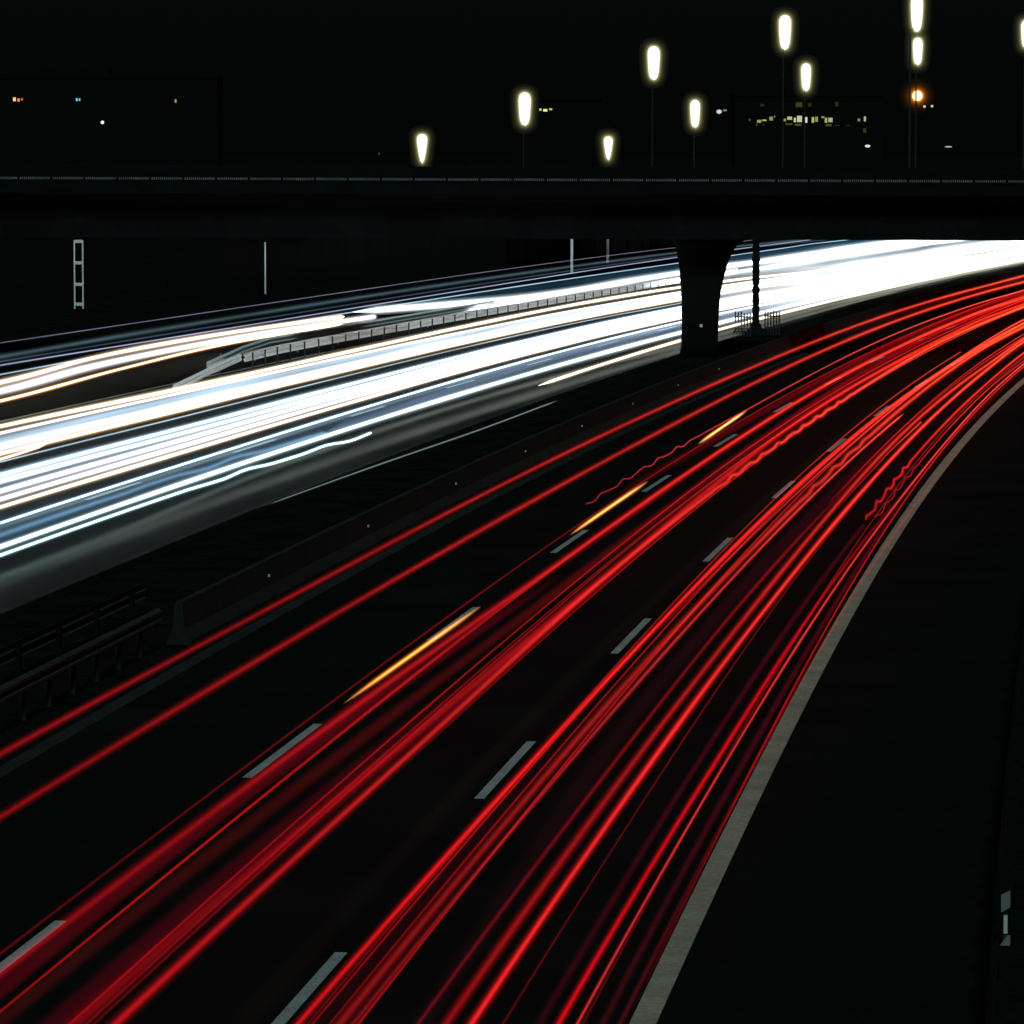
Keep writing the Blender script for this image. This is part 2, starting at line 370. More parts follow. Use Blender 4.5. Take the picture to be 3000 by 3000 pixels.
 ('amber edged trail at the bottom of the curved exit bundle', 'w', 0.65, [90.3,108.3,130.0,151.8,173.5], [-30.01,-30.01,-31.56,-32.82,-32.61], (0.08,0.09), ((150,95,35),(150,95,35)), ((255,235,190),(255,235,190)), (1,1), None),
 ('broad white trail on the exit lane with a blunt left end', 'w', 0.65, [189.2,210.9,232.6,254.3,276.0,297.7,319.4,341.2,362.9,440.0], [-35.95,-31.54,-31.13,-31.58,-31.74,-31.69,-31.97,-32.81,-33.38,-33.38], (0.2,0.3), ((225,240,245),(225,240,245)), ((255,255,255),(255,255,255)), (1,1), None),
 ('narrow white trail just above the guard rail of the exit', 'w', 0.65, [171.5,190.7,210.0,229.2,248.4,267.6,286.8,306.1,440.0], [-32.1,-30.7,-29.63,-28.88,-28.44,-28.32,-28.49,-28.95,-28.95], (0.11,0.16), ((180,190,205),(180,190,205)), ((250,252,255),(250,252,255)), (1,1), None),
 ('cream white trail nearest below the exit guard rail', 'w', 0.65, [77.2,95.2,114.8,134.4,154.1,173.7,193.3,213.0,232.6,252.2,271.8,440.0], [-26.18,-26.18,-25.69,-25.62,-25.8,-26.07,-26.27,-26.23,-25.78,-24.77,-23.03,-23.03], (0.11,0.15), ((150,130,95),(150,130,95)), ((255,252,235),(255,252,235)), (1,1), None),
 ('second cream trail below the exit guard rail', 'w', 0.65, [74.1,92.1,113.9,135.7,157.6,179.4,201.3,223.1,244.9,266.8,440.0], [-25.27,-25.27,-25.0,-24.87,-24.8,-24.7,-24.47,-24.03,-23.29,-22.17,-22.17], (0.07,0.12), ((140,120,110),(140,120,110)), ((255,250,245),(255,250,245)), (1,1), None),
 ('pale blue grey trail between the cream and white ones of the slow lane', 'w', 0.65, [71.4,89.4,111.1,132.7,154.4,176.0,197.7,219.4,241.0,262.7,440.0], [-24.49,-24.49,-24.35,-24.32,-24.31,-24.23,-24.0,-23.52,-22.72,-21.49,-21.49], (0.13,0.13), ((120,145,165),(120,145,165)), ((60,60,60),(60,60,60)), (1,1), None),
 ('thick white trail in the slow lane of the oncoming carriageway', 'w', 0.65, [68.4,86.4,107.7,128.9,150.1,171.4,192.6,213.9,235.1,256.4,440.0], [-23.63,-23.63,-23.32,-23.23,-23.24,-23.22,-23.05,-22.61,-21.78,-20.43,-20.43], (0.17,0.2), ((170,185,190),(170,185,190)), ((255,255,255),(255,255,255)), (1,1), None),
 ('peach edged white trail, lowest one of the slow lane', 'w', 0.65, [65.6,83.6,104.7,125.8,146.9,168.1,189.2,210.3,231.4,252.6,440.0], [-22.82,-22.82,-22.54,-22.44,-22.41,-22.36,-22.18,-21.76,-21.01,-19.83,-19.83], (0.09,0.12), ((165,125,80),(165,125,80)), ((255,240,215),(255,240,215)), (1,1), None),
 ('short peach trail stub at the left edge with a blunt end', 'w', 0.65, [63.5,81.5,87.5], [-22.23,-22.23,-22.53], (0.06,0.06), ((170,120,85),(170,120,85)), ((255,225,205),(255,225,205)), (1,1), None),
 ('thin grey trail alone in the dark gap between two white lanes', 'w', 0.65, [62.5,80.5,101.2,121.9,142.6,163.3,184.0,204.7,440.0], [-21.94,-21.94,-21.62,-21.53,-21.54,-21.51,-21.31,-20.81,-20.81], (0.04,0.05), ((40,52,56),(40,52,56)), ((110,125,132),(110,125,132)), (1,1), None),
 ('blue edged white trail, topmost of the middle lane bundle', 'w', 0.65, [57.9,75.9,96.6,117.3,138.1,158.8,179.5,200.2,221.0,241.7,440.0], [-20.64,-20.64,-20.29,-20.16,-20.13,-20.11,-20.0,-19.69,-19.09,-18.1,-18.1], (0.09,0.12), ((110,150,180),(110,150,180)), ((250,254,255),(250,254,255)), (1,1), None),
 ('second white trail of the middle lane bundle', 'w', 0.65, [55.8,73.8,94.2,114.6,135.0,155.4,175.7,196.1,216.5,236.9,440.0], [-20.07,-20.07,-19.68,-19.52,-19.48,-19.45,-19.33,-19.02,-18.4,-17.37,-17.37], (0.1,0.14), ((120,150,170),(120,150,170)), ((255,255,255),(255,255,255)), (1,1), None),
 ('third white trail of the middle lane bundle', 'w', 0.65, [52.6,70.6,90.9,111.2,131.5,151.7,172.0,192.3,212.6,232.9,440.0], [-19.19,-19.19,-19.0,-18.92,-18.89,-18.84,-18.67,-18.33,-17.73,-16.79,-16.79], (0.115,0.155), ((130,135,150),(130,135,150)), ((255,255,255),(255,255,255)), (1,1), None),
 ('fourth white trail of the middle lane bundle', 'w', 0.65, [50.1,68.1,88.3,108.5,128.7,148.9,169.1,189.3,209.5,229.7,440.0], [-18.51,-18.51,-18.36,-18.3,-18.28,-18.21,-18.05,-17.72,-17.16,-16.3,-16.3], (0.1,0.14), ((140,140,150),(140,140,150)), ((255,255,255),(255,255,255)), (1,1), None),
 ('lowest white trail of the middle lane bundle', 'w', 0.65, [47.8,65.8,85.8,105.9,125.9,145.9,165.9,185.9,205.9,225.9,440.0], [-17.89,-17.89,-17.77,-17.74,-17.74,-17.69,-17.53,-17.2,-16.62,-15.75,-15.75], (0.075,0.12), ((150,125,90),(150,125,90)), ((255,252,245),(255,252,245)), (1,1), None),
 ('thin sky blue trail on the upper side of the fast lane', 'w', 0.65, [43.6,61.6,81.6,101.6,121.6,141.6,161.6,181.6,201.6,221.6,440.0], [-16.71,-16.71,-16.66,-16.68,-16.71,-16.7,-16.58,-16.31,-15.84,-15.09,-15.09], (0.045,0.12), ((70,110,140),(130,140,150)), ((205,240,255),(255,255,255)), (1,1), None),
 ('soft grey trail just under the thin sky blue one', 'w', 0.65, [42.5,60.5,79.7,98.9,118.0,137.2,156.4,175.5,440.0], [-16.43,-16.43,-16.33,-16.33,-16.35,-16.34,-16.22,-15.95,-15.95], (0.07,0.1), ((48,58,62),(90,100,110)), ((30,36,36),(30,36,36)), (1,1), None),
 ('wide steel blue trail with a wavy end in the fast lane', 'w', 0.65, [40.6,58.6,76.4,94.3], [-15.89,-15.89,-15.82,-15.37], (0.1,0.08), ((42,70,92),(42,70,92)), ((38,52,62),(38,52,62)), (1,1), (70,93,0.03,9.0)),
 ('faint slate blue glow trail in the fast lane toward the pillar', 'w', 0.65, [94.9,115.3,135.8,156.2,176.6,197.1,217.5,440.0], [-15.48,-15.71,-15.86,-15.85,-15.66,-15.22,-14.49,-14.49], (0.14,0.16), ((34,52,72),(120,130,150)), ((20,20,24),(20,20,24)), (1,1), None),
 ('bright white trail along the fast lane, straight and long', 'w', 0.65, [37.9,55.9,77.1,98.3,119.5,140.7,161.9,183.0,204.2,225.4,246.6,267.8,289.0,310.1,440.0], [-15.14,-15.14,-15.11,-15.02,-14.88,-14.7,-14.48,-14.25,-14.0,-13.74,-13.5,-13.27,-13.06,-12.89,-12.89], (0.075,0.24), ((60,100,110),(200,205,205)), ((250,255,255),(250,255,255)), (1,1), None),
 ('cyan white wavy trail, lowest one at left, ending before the bridge', 'w', 0.65, [35.9,53.9,73.9,94.0], [-14.63,-14.63,-14.48,-13.91], (0.06,0.06), ((70,110,115),(70,110,115)), ((225,250,252),(225,250,252)), (1,1), (74,101,0.03,8.5)),
 ('cream trail with a blunt left end, lowest one before the pillar', 'w', 0.65, [120.9,141.5,162.0,182.6,203.1,223.7,244.2,264.8,285.3,305.9,440.0], [-13.03,-13.12,-13.13,-13.05,-12.93,-12.78,-12.62,-12.48,-12.37,-12.32,-12.32], (0.085,0.22), ((120,95,60),(120,95,60)), ((255,250,232),(255,250,232)), (1,1), None),
 ('white glow filling the far curve under the bridge, beside the exit rail', 'w', 0.65, [239.7,258.9,278.2,297.4,316.7,336.0,355.2,374.5,440.0], [-27.25,-27.56,-27.72,-27.86,-28.1,-28.57,-29.39,-30.67,-30.67], (0.3,0.4), ((165,180,188),(165,180,188)), ((120,120,120),(120,120,120)), (50,1), None),  # wide glowing fills stand in for headlight glare on the road
 ('white glow filling the far curve between slow and middle lanes', 'w', 0.65, [205.8,225.4,245.1,264.8,284.5,304.2,323.9,343.6,440.0], [-21.08,-19.86,-19.21,-19.0,-19.14,-19.52,-20.05,-20.63,-20.63], (0.28,0.4), ((160,165,172),(160,165,172)), ((120,120,120),(120,120,120)), (50,1), None),
 ('white glow filling the far curve between middle and fast lanes', 'w', 0.65, [190.4,209.9,229.4,249.0,268.5,288.0,307.5,327.0,440.0], [-15.69,-14.96,-14.61,-14.56,-14.69,-14.9,-15.1,-15.19,-15.19], (0.25,0.35), ((160,160,158),(160,160,158)), ((120,120,120),(120,120,120)), (50,1), None),
 ('white glow filling the far end of the exit lane under the bridge', 'w', 0.65, [286.8,307.4,328.1,348.7,440.0], [-30.75,-31.24,-31.73,-32.22,-32.22], (0.35,0.5), ((170,185,195),(170,185,195)), ((120,120,120),(120,120,120)), (40,1), None),
 ('soft grey green glow along the shoulder, lowest band at left', 'w', 0.12, [35.5,53.5,74.2,94.8,115.4,136.1,156.7,177.3,198.0,218.6,239.2,259.9,440.0], [-14.44,-14.44,-14.34,-14.14,-13.86,-13.57,-13.3,-13.1,-13.02,-13.1,-13.4,-13.94,-13.94], (0.2,0.16), ((14,24,24),(92,92,82)), ((6,8,8),(24,24,22)), (1,1), None),  # lit shoulder imitated by a low glowing tube
 ('faint grey streak on the shoulder between the glow band and the wavy trail', 'w', 0.15, [46.1,64.1,84.2,104.3,124.4,144.6,164.7,440.0], [-14.72,-14.72,-15.24,-15.37,-15.17,-14.7,-14.01,-14.01], (0.09,0.12), ((24,36,38),(110,105,85)), ((10,14,14),(10,14,14)), (1,1), None),  # streak of light on the shoulder, put in as a glowing tube
 ('thin grey glowing line put in for the lit edge of the shoulder', 'w', 0.1, [70.7,87.4,104.2,120.9], [-12.93,-12.62,-12.28,-12.3], (0.025,0.04), ((30,38,38),(30,38,38)), ((60,70,70),(60,70,70)), (1,1), None),  # lit edge line imitated by a thin glowing tube
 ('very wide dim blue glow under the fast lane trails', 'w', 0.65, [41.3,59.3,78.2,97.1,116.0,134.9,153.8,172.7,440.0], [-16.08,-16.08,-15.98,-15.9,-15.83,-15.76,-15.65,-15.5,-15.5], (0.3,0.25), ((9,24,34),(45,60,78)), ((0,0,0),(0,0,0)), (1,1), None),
 ('white glow filling the verge between exit rail and slow lane far off', 'w', 0.65, [255.1,276.3,297.5,318.7,339.9,440.0], [-26.21,-24.68,-23.84,-23.7,-24.26,-24.26], (0.3,0.45), ((160,170,178),(160,170,178)), ((110,110,110),(110,110,110)), (40,1), None),  # same added glare fill, between the lanes
]
# ================================================================ overpass
bridge = tag(empty('overpass_bridge', (0, 191, 0)), 'dark concrete road overpass crossing the whole picture above the light trails', 'bridge')
bridge.rotation_euler = (0, math.radians(0.2), 0)
bm = bmesh.new()     # girder: profile in (y, z) run along x
prof = [(0.9, 5.40), (1.0, 7.0), (0.15, 7.35), (0.0, 7.42), (0.0, 7.86), (0.35, 7.86), (0.35, 7.72), (11.4, 7.72), (11.4, 7.86), (11.8, 7.86), (11.8, 7.42), (10.8, 7.0), (10.8, 5.40)]
loft(bm, [[(x, y, z) for y, z in prof] for x in (-75, -40, -20, -10, 0, 8, 20, 40, 75)])
obj('deck_girder', bm, M['concrete_dark'], bridge)
bm = bmesh.new()
lv = [(0.0, 7.68, 9.40, 1.5), (0.56, 7.75, 9.40, 1.5), (1.5, 7.78, 9.42, 1.5), (2.49, 7.76, 9.46, 1.52), (3.1, 7.73, 9.53, 1.55), (3.7, 7.69, 9.66, 1.6), (4.3, 7.62, 9.82, 1.66), (4.83, 7.52, 10.02, 1.75), (5.15, 7.44, 10.25, 1.85), (5.47, 7.3, 10.7, 2.0)]
rings = []
for z, x0, x1, dep in lv:
    cx, hw, hd, r = (x0 + x1) / 2, (x1 - x0) / 2, dep / 2, 0.22
    ring = []
    for (sx, sy, a0) in ((1, 1, 0), (-1, 1, 90), (-1, -1, 180), (1, -1, 270)):
        for k in range(4):
            a = math.radians(a0 + 30 * k)
            ring.append((cx + sx * (hw - r) + r * math.cos(a), 3.2 + sy * (hd - r) + r * math.sin(a), z - 0.03))
    rings.append(ring)
loft(bm, rings)
pil = obj('pillar', bm, M['concrete_dark'], bridge, True)
bm = bmesh.new(); box(bm, -0.06, 0.06, -0.012, 0.0, -0.07, 0.07, 0.004)
rf = obj('reflector', bm, M['reflector'], pil); rf.location = (8.62, 2.44, 1.45)
rail = obj('railing', bmesh.new(), M['steel_dark'], bridge)
bm = bmesh.new(); box(bm, -75, 75, 0.10, 0.17, 8.58, 8.65, 0.012)
obj('handrail', bm, M['concrete_dark'], rail)
for z in (7.98, 8.44):
    bm = bmesh.new(); box(bm, -75, 75, 0.115, 0.155, z, z + .035); obj('rail_bar', bm, M['facade'], rail)
bm = bmesh.new()
for k in range(-400, 401):
    if k % 16:
        box(bm, k * 0.0925 - 0.014, k * 0.0925 + 0.014, 0.12, 0.15, 8.02, 8.44)
        n0 = len(bm.faces)
        box(bm, k * 0.0925 - 0.02, k * 0.0925 + 0.02, 0.105, 0.119, 8.02, 8.12)  # pale feet: light caught at the baluster bases, put into the colour
        bm.faces.ensure_lookup_table()
        for f_ in bm.faces[n0:]: f_.material_index = 1
inf = obj('baluster_infill', bm, M['facade'], rail)
inf.data.materials.append(M['steel'])
for k in range(-25, 26):
    bm = bmesh.new(); box(bm, -0.035, 0.035, 0.09, 0.18, 7.86, 8.58)
    q = obj('post', bm, M['facade'], rail); q.location = (k * 1.48, 0, 0)
bm = bmesh.new(); box(bm, -75, 75, 11.5, 11.6, 7.86, 8.6)
obj('rear_parapet', bm, M['concrete_dark'], bridge)

# ---- slim column behind the pillar, with two picket fence panels on the median
cp = pt(2214, 215.5, z=0)
col = tag(empty('slim_column', cp), 'slim dark lumpy column standing just right of the bridge pillar', 'column')
bm = bmesh.new()
pr = []
for k in range(30):
    z = 0.62 + k * 0.19
    pr.append((0.185 + 0.03 * math.sin(k * 2.3) + random.uniform(-.018, .018) + (0.06 if k > 24 else 0), z))
lathe(bm, pr, n=12)
obj('shaft', bm, M['concrete_dark'], col)
bm = bmesh.new(); lathe(bm, [(0.62, 0.0), (0.60, 0.12), (0.45, 0.3), (0.3, 0.42), (0.24, 0.62)], n=12)
obj('base', bm, M['concrete_dark'], col)
def picket(cx, d, n, wid, hh, label):
    t = tag(empty('picket_fence', pt(cx, d, z=0.0)), label, 'fence', 'short fences beside the slim column')
    for k in range(n):
        bm = bmesh.new()
        x = -wid / 2 + wid * k / (n - 1)
        box(bm, x - 0.035, x + 0.035, -0.03, 0.03, 0, hh + random.uniform(-.06, .12))
        obj('picket', bm, M['steel_dark'], t)
    for f in (.3, .78):
        bm = bmesh.new(); box(bm, -wid / 2, wid / 2, -0.055, -0.031, hh * f, hh * (f + .06)); obj('rail', bm, M['steel_dark'], t)
    bm = bmesh.new(); box(bm, -wid / 2 - .1, wid / 2 + .1, 0.035, 0.3, 0, 0.3)
    obj('plinth', bm, M['concrete_dark'], t)
picket(2176, 214, 6, 0.75, 1.25, 'short dark picket fence between the bridge pillar and the slim column')
picket(2262, 216, 6, 0.72, 1.2, 'short dark picket fence on the right side of the slim column')

# ================================================================ median wall and guard rails
wall = tag(empty('concrete_median_wall', P(43.6, -8.3)), 'low grey concrete wall along the median between red and white trails', 'wall')
bm = bmesh.new()
pw = [(-8.62, 0), (-8.15, 0), (-8.15, 0.08), (-8.27, 0.3), (-8.31, 0.82), (-8.46, 0.82), (-8.5, 0.3), (-8.62, 0.08)]
w0 = P(43.6, -8.3)
loft(bm, [[tuple(Vector(P(s, o, z)) - Vector(w0)) for o, z in pw] for s in frange(43.6, 420, 4)])
obj('wall_body', bm, M['concrete'], wall)
for s in (51.7, 63.5, 76.4, 88.7, 100.4, 112.4, 124.4, 136.5):
    bm = bmesh.new(); box(bm, -0.02, 0.02, -0.025, 0.025, 0, 0.05, 0.004)
    q = obj('reflector', bm, M['reflector'], wall)
    q.location = Vector(P(s, -8.24, 0.5)) - Vector(w0)
    q.rotation_euler = (0, 0, -heading(s))

def guard_rail(name, label, s0, s1, off, side, step, top=0.75, m='steel', mp=None, offf=None, bh=0.31, group='guard rails', pw=.045):
    off_at = offf or (lambda s: off)
    b0 = Vector(P(s0, off_at(s0)))
    t = tag(empty(name, b0), label, 'guard rail', group)
    bm = bmesh.new()
    pr = [(0.0, 0), (0.06, .05), (0.06, .1), (0.0, .14), (0.0, .17), (0.06, .21), (0.06, .26), (0, .31)]
    pr = [(a, b / .31 * bh) for a, b in pr]
    back = [(a - 0.012, b) for a, b in pr[::-1]]
    loft(bm, [[tuple(Vector(P(s, off_at(s) + side * (0.07 + a), top - bh + b)) - b0) for a, b in pr + back] for s in frange(s0, s1, 2)])
    obj('beam', bm, M[m], t)
    n = int((s1 - s0) / step)
    for k in range(min(n, 99)):
        s = s0 + step * (k + .5)
        bm = bmesh.new(); box(bm, -pw, pw, -0.06, 0.06, -0.05, top - 0.06)
        q = obj('post', bm, M[mp or m], t)
        q.location = Vector(P(s, off_at(s))) - b0
        q.rotation_euler = (0, 0, -heading(s))
    return t
guard_rail('guard_rail', 'steel guard rail on short posts at the lower left, ending at the concrete wall', 6, 43.2, -8.75, 1, 1.75, m='steel_dark', mp='steel_dark')
guard_rail('guard_rail', 'second dark guard rail behind the first one at the lower left', 22, 49, -10.2, -1, 3.0, top=0.62, m='steel_dark', mp='facade')
guard_rail('guard_rail', 'dark guard rail on the hard shoulder along the right edge of the picture', -20, 130, 7.75, -1, 2.0, m='concrete_dark')
def exit_off(s):
    if s < 125: return -28.3
    if s < 148: return -28.3 - (s - 125) / 23 * 0.9
    return -29.2 + min(1, (s - 148) / 80) * 0.7
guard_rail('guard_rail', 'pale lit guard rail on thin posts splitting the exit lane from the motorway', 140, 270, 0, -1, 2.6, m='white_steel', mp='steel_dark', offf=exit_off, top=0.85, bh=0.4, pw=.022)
# sloping end of the exit guard rail and a second beam behind it
t = tag(empty('guard_rail', P(125.5, -28.3)), 'short lit guard rail splayed out beside the exit nose, its tip bent down', 'guard rail', 'guard rails')
b0 = Vector(P(125.5, -28.3))
bm = bmesh.new()
pts = [(140, -30.6, .3), (147, -30.8, .66), (152, -30.9, .8), (165, -30.7, .8), (200, -30.5, .8)]
loft(bm, [[tuple(Vector(P(s, o + a, z + b)) - b0) for a, b in ((0, -.2), (.06, -.12), (0, -.04), (.06, .06), (0, .14), (-.03, .14), (-.03, -.2))] for s, o, z in pts])
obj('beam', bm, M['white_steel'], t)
for s in (144, 150, 158, 166, 176, 186, 196):
    bm = bmesh.new(); box(bm, -.04, .04, -.05, .05, -.05, .6)
    q = obj('post', bm, M['steel'], t); q.location = Vector(P(s, -31.05)) - b0
t = tag(empty('guard_rail_terminal', P(127, -28.6)), 'sloped guard rail end piece dipping to the road at the exit nose', 'guard rail')
b0 = Vector(P(127, -28.6))
bm = bmesh.new()
loft(bm, [[tuple(Vector(P(s, o + a, z + b)) - b0) for a, b in ((0, -.16), (.05, -.08), (0, 0), (.05, .08), (0, .16), (-.03, .16), (-.03, -.16))] for s, o, z in ((127, -28.6, .04), (133, -28.85, .34), (139.9, -29.1, .65))])
obj('beam', bm, M['white_steel'], t)
for s, z in ((132, .2), (136, .4)):
    bm = bmesh.new(); box(bm, -.04, .04, -.05, .05, -.05, z)
    q = obj('post', bm, M['steel'], t); q.location = Vector(P(s, -29.05)) - b0

# delineator on the right guard rail
dl = tag(empty('delineator', (5.40, 45.9, 0.735)), 'small grey delineator with a white reflective strip mounted on the right guard rail', 'road marker')
bm = bmesh.new(); box(bm, -0.025, 0.03, -0.03, 0.03, 0.0, 0.34, 0.006); obj('post', bm, M['steel_dark'], dl)
bm = bmesh.new(); loft(bm, [[(-.05, y, .36), (.05, y, .42), (.05, y, .6), (-.05, y, .55)] for y in (-.035, .0)]); obj('panel', bm, M['steel'], dl)
bm = bmesh.new(); box(bm, -0.022, 0.02, -0.045, -0.032, .13, .33); obj('reflector', bm, M['reflector'], dl)
bm = bmesh.new(); loft(bm, [[(-.06, y, .0), (.05, y, .0), (.05, y, .11), (.02, y, .11)] for y in (-.06, -.034)]); obj('foot_plate', bm, M['steel'], dl)

# ================================================================ far side of the oncoming road
t = tag(empty('lattice_post', pt(232, 250.5, z=0.05)), 'white ladder shaped lattice post under the bridge at far left', 'post')
for x in (-0.245, 0.245):
    bm = bmesh.new(); box(bm, x - .04, x + .04, -.05, .05, 0, 4.05); obj('upright', bm, M['white_steel'], t)
for z in (0.28, 1.45, 2.72, 3.98):
    bm = bmesh.new(); box(bm, -.2045, .2045, -.04, .04, z - .09, z + .09); obj('rung', bm, M['white_steel'], t)
for i, (px, py, d, w, hh, lb) in enumerate(((778, 862, 277.4, .10, 3.4, 'thin pale post by the far road, left of the middle'), (1675, 800, 325, .2, 2.75, 'white post at the far roadside left of the pillar, left one of two'), (1780, 772, 353, .22, 2.1, 'white post at the far roadside left of the pillar, right one of two'))):
    t = tag(empty('roadside_post', pt(px, d, z=0)), lb, 'post', 'thin posts beyond the far road')
    bm = bmesh.new(); box(bm, -w / 2, w / 2, -.05, .05, 0, hh, .01); obj('shaft', bm, M['white_steel'], t)
    bm = bmesh.new(); box(bm, -w * .8, w * .8, -.12, .12, 0, .06, .01); obj('base_plate', bm, M['steel'], t)
nw = tag(empty('noise_barrier', P(215, -56.5)), 'long dark noise barrier with upright posts beyond the far road', 'barrier')
b0 = Vector(P(215, -56.5))
bm = bmesh.new()
loft(bm, [[tuple(Vector(P(s, o, z)) - b0) for o, z in ((-56.8, -.05), (-56.55, -.05), (-56.55, 2.9), (-56.8, 2.9))] for s in frange(222, 420, 4)])
obj('panel_wall', bm, M['facade'], nw)
for s in frange(222, 420, 6):
    bm = bmesh.new(); box(bm, -.05, .05, -.06, .06, -.05, 3.05)
    q = obj('post', bm, M['facade'], nw); q.location = Vector(P(s, -56.4)) - b0; q.rotation_euler = (0, 0, -heading(s))

# ================================================================ light trails
def make_trail(rec):
    label, kind, z0, ks, ko, (r0, r1), halo, core, fade, wob = rec
    s0, s1 = ks[0], ks[-1]
    st = 3.0 if s1 - s0 > 30 else 1.0
    ss = []
    s = s0
    while s < s1 - 1e-6:
        ss.append(s)
        s += (wob[3] / 9.0 if wob and wob[0] - 1 < s < wob[1] + 1 else st)
    ss.append(s1)
    kc = ks[1] if len(ks) > 2 else s0
    ke = ks[-2] if len(ks) > 2 else s1
    if kind == 'w': shells = ((1.55, .06, 0), (1.22, .11, 0), (1.0, .18, .01), (.82, .24, .05), (.62, .24, .22), (.42, .16, .38), (.22, 0, .42))
    elif r0 < .02: shells = ((1.3, .4, 0), (.8, .4, .5), (.4, .2, .5))
    else: shells = ((1.15, .05, 0), (.92, .15, .0), (.74, .24, .03), (.55, .27, .14), (.37, .20, .36), (.2, 0, .50))
    ph = [random.uniform(0, 6.28) for _ in range(4)]
    flick = lambda s: 1 + .14 * math.sin(s / 3.1 + ph[0]) + .12 * math.sin(s / 7.7 + ph[1]) + .10 * math.sin(s / 17 + ph[2])
    n = 10 if r0 > .02 else 6
    verts, faces, cols = [], [], []
    for fr, wh, wc in shells:
        base = len(verts)
        for i, s in enumerate(ss):
            t = min(max((s - s0) / max(1e-6, s1 - s0), 0), 1) ** 0.8
            tc = t ** 1.2
            r = (r0 + (r1 * (.85 if kind == 'r' else 1) - r0) * t) * fr
            r *= 1 + .07 * math.sin(s / 5.3 + ph[3])
            if kind == 'y': r *= min(.9, .4 + (s - s0) / 5, .4 + (s1 - s) / 5)
            if i == 0 or i == len(ss) - 1: r *= 0.05
            off = catmull(ks, ko, s)
            z = z0
            if wob and wob[0] <= s <= wob[1]:
                e = min(1, (s - wob[0]) / 4 + .35, (wob[1] - s) / 6)
                w = math.sin(2 * math.pi * s / wob[3]) + .45 * math.sin(2 * math.pi * s / (wob[3] * .61) + 1.3)
                z += wob[2] * e * w
                off += wob[2] * .55 * e * math.sin(2 * math.pi * s / wob[3] + 1.9)
            a = P(s - .2, off); b = P(s + .2, off)
            c = P(s, off, z)
            dx, dy = b[0] - a[0], b[1] - a[1]
            l = math.hypot(dx, dy); nx, ny = dy / l, -dx / l
            g = (flick(s) if kind != 'y' else 1) * GAIN_NEAR[kind] * (1 - t) + KIND_GAIN[kind] * t
            g *= min(1, (s - s0) / fade[0] + (0.02 if fade[0] > 1 else 1)) if fade[0] else 1
            g *= min(1, (s1 - s) / fade[1] + (0.02 if fade[1] > 1 else 1)) if fade[1] else 1
            for k in range(n):
                an = 2 * math.pi * k / n
                verts.append((c[0] + nx * r * math.cos(an), c[1] + ny * r * math.cos(an), c[2] + r * math.sin(an)))
                cols.append(tuple((.5 * g * (wh * (1 - (.38 * tc if kind == 'r' else 0)) * (lin(halo[0][q]) * (1 - tc) + lin(halo[1][q]) * tc) + wc * (CORE_GAIN[kind] if fr < .5 else 1) * (CORE_TINT[kind][0][q] * (1 - tc) + CORE_TINT[kind][1][q] * tc) * (lin(core[0][q]) * (1 - tc) + lin(core[1][q]) * tc))) for q in range(3)) + (1.0,))
        for i in range(len(ss) - 1):
            for k in range(n):
                j = (k + 1) % n
                faces.append((base + i * n + k, base + i * n + j, base + (i + 1) * n + j, base + (i + 1) * n + k))
    org = P(ss[len(ss) // 2], catmull(ks, ko, ss[len(ss) // 2]), z0)
    name = {'r': 'tail_light_trail', 'y': 'indicator_light_trail', 'w': 'headlight_trail_or_glow'}[kind]
    me = bpy.data.meshes.new(name)
    me.from_pydata([(v[0] - org[0], v[1] - org[1], v[2] - org[2]) for v in verts], [], faces)
    at = me.attributes.new('glow', 'FLOAT_COLOR', 'POINT')
    at.data.foreach_set('color', [c for col in cols for c in col])
    me.materials.append(M['trail'])
    o = bpy.data.objects.new(name, me)
    C.objects.link(o)
    o.location = org
    tag(o, label, 'light trail', {'r': 'red tail light trails on the near carriageway', 'y': 'yellow indicator streaks', 'w': 'white headlight trails on the far carriageway'}[kind])
    return o
KIND_GAIN = {'r': 1.2, 'y': 1.5, 'w': 2.0}
GAIN_NEAR = {'r': .42, 'y': 1.5, 'w': 1.6}
CORE_TINT = {'r': ((1.05, .35, .6), (1.08, .85, .42)), 'y': ((1, 1, 1), (1, 1, 1)), 'w': ((1, 1, 1), (1, 1, 1))}
CORE_GAIN = {'r': 1.1, 'y': 1.0, 'w': 2.2}
for rec in TRAILS: make_trail(rec)
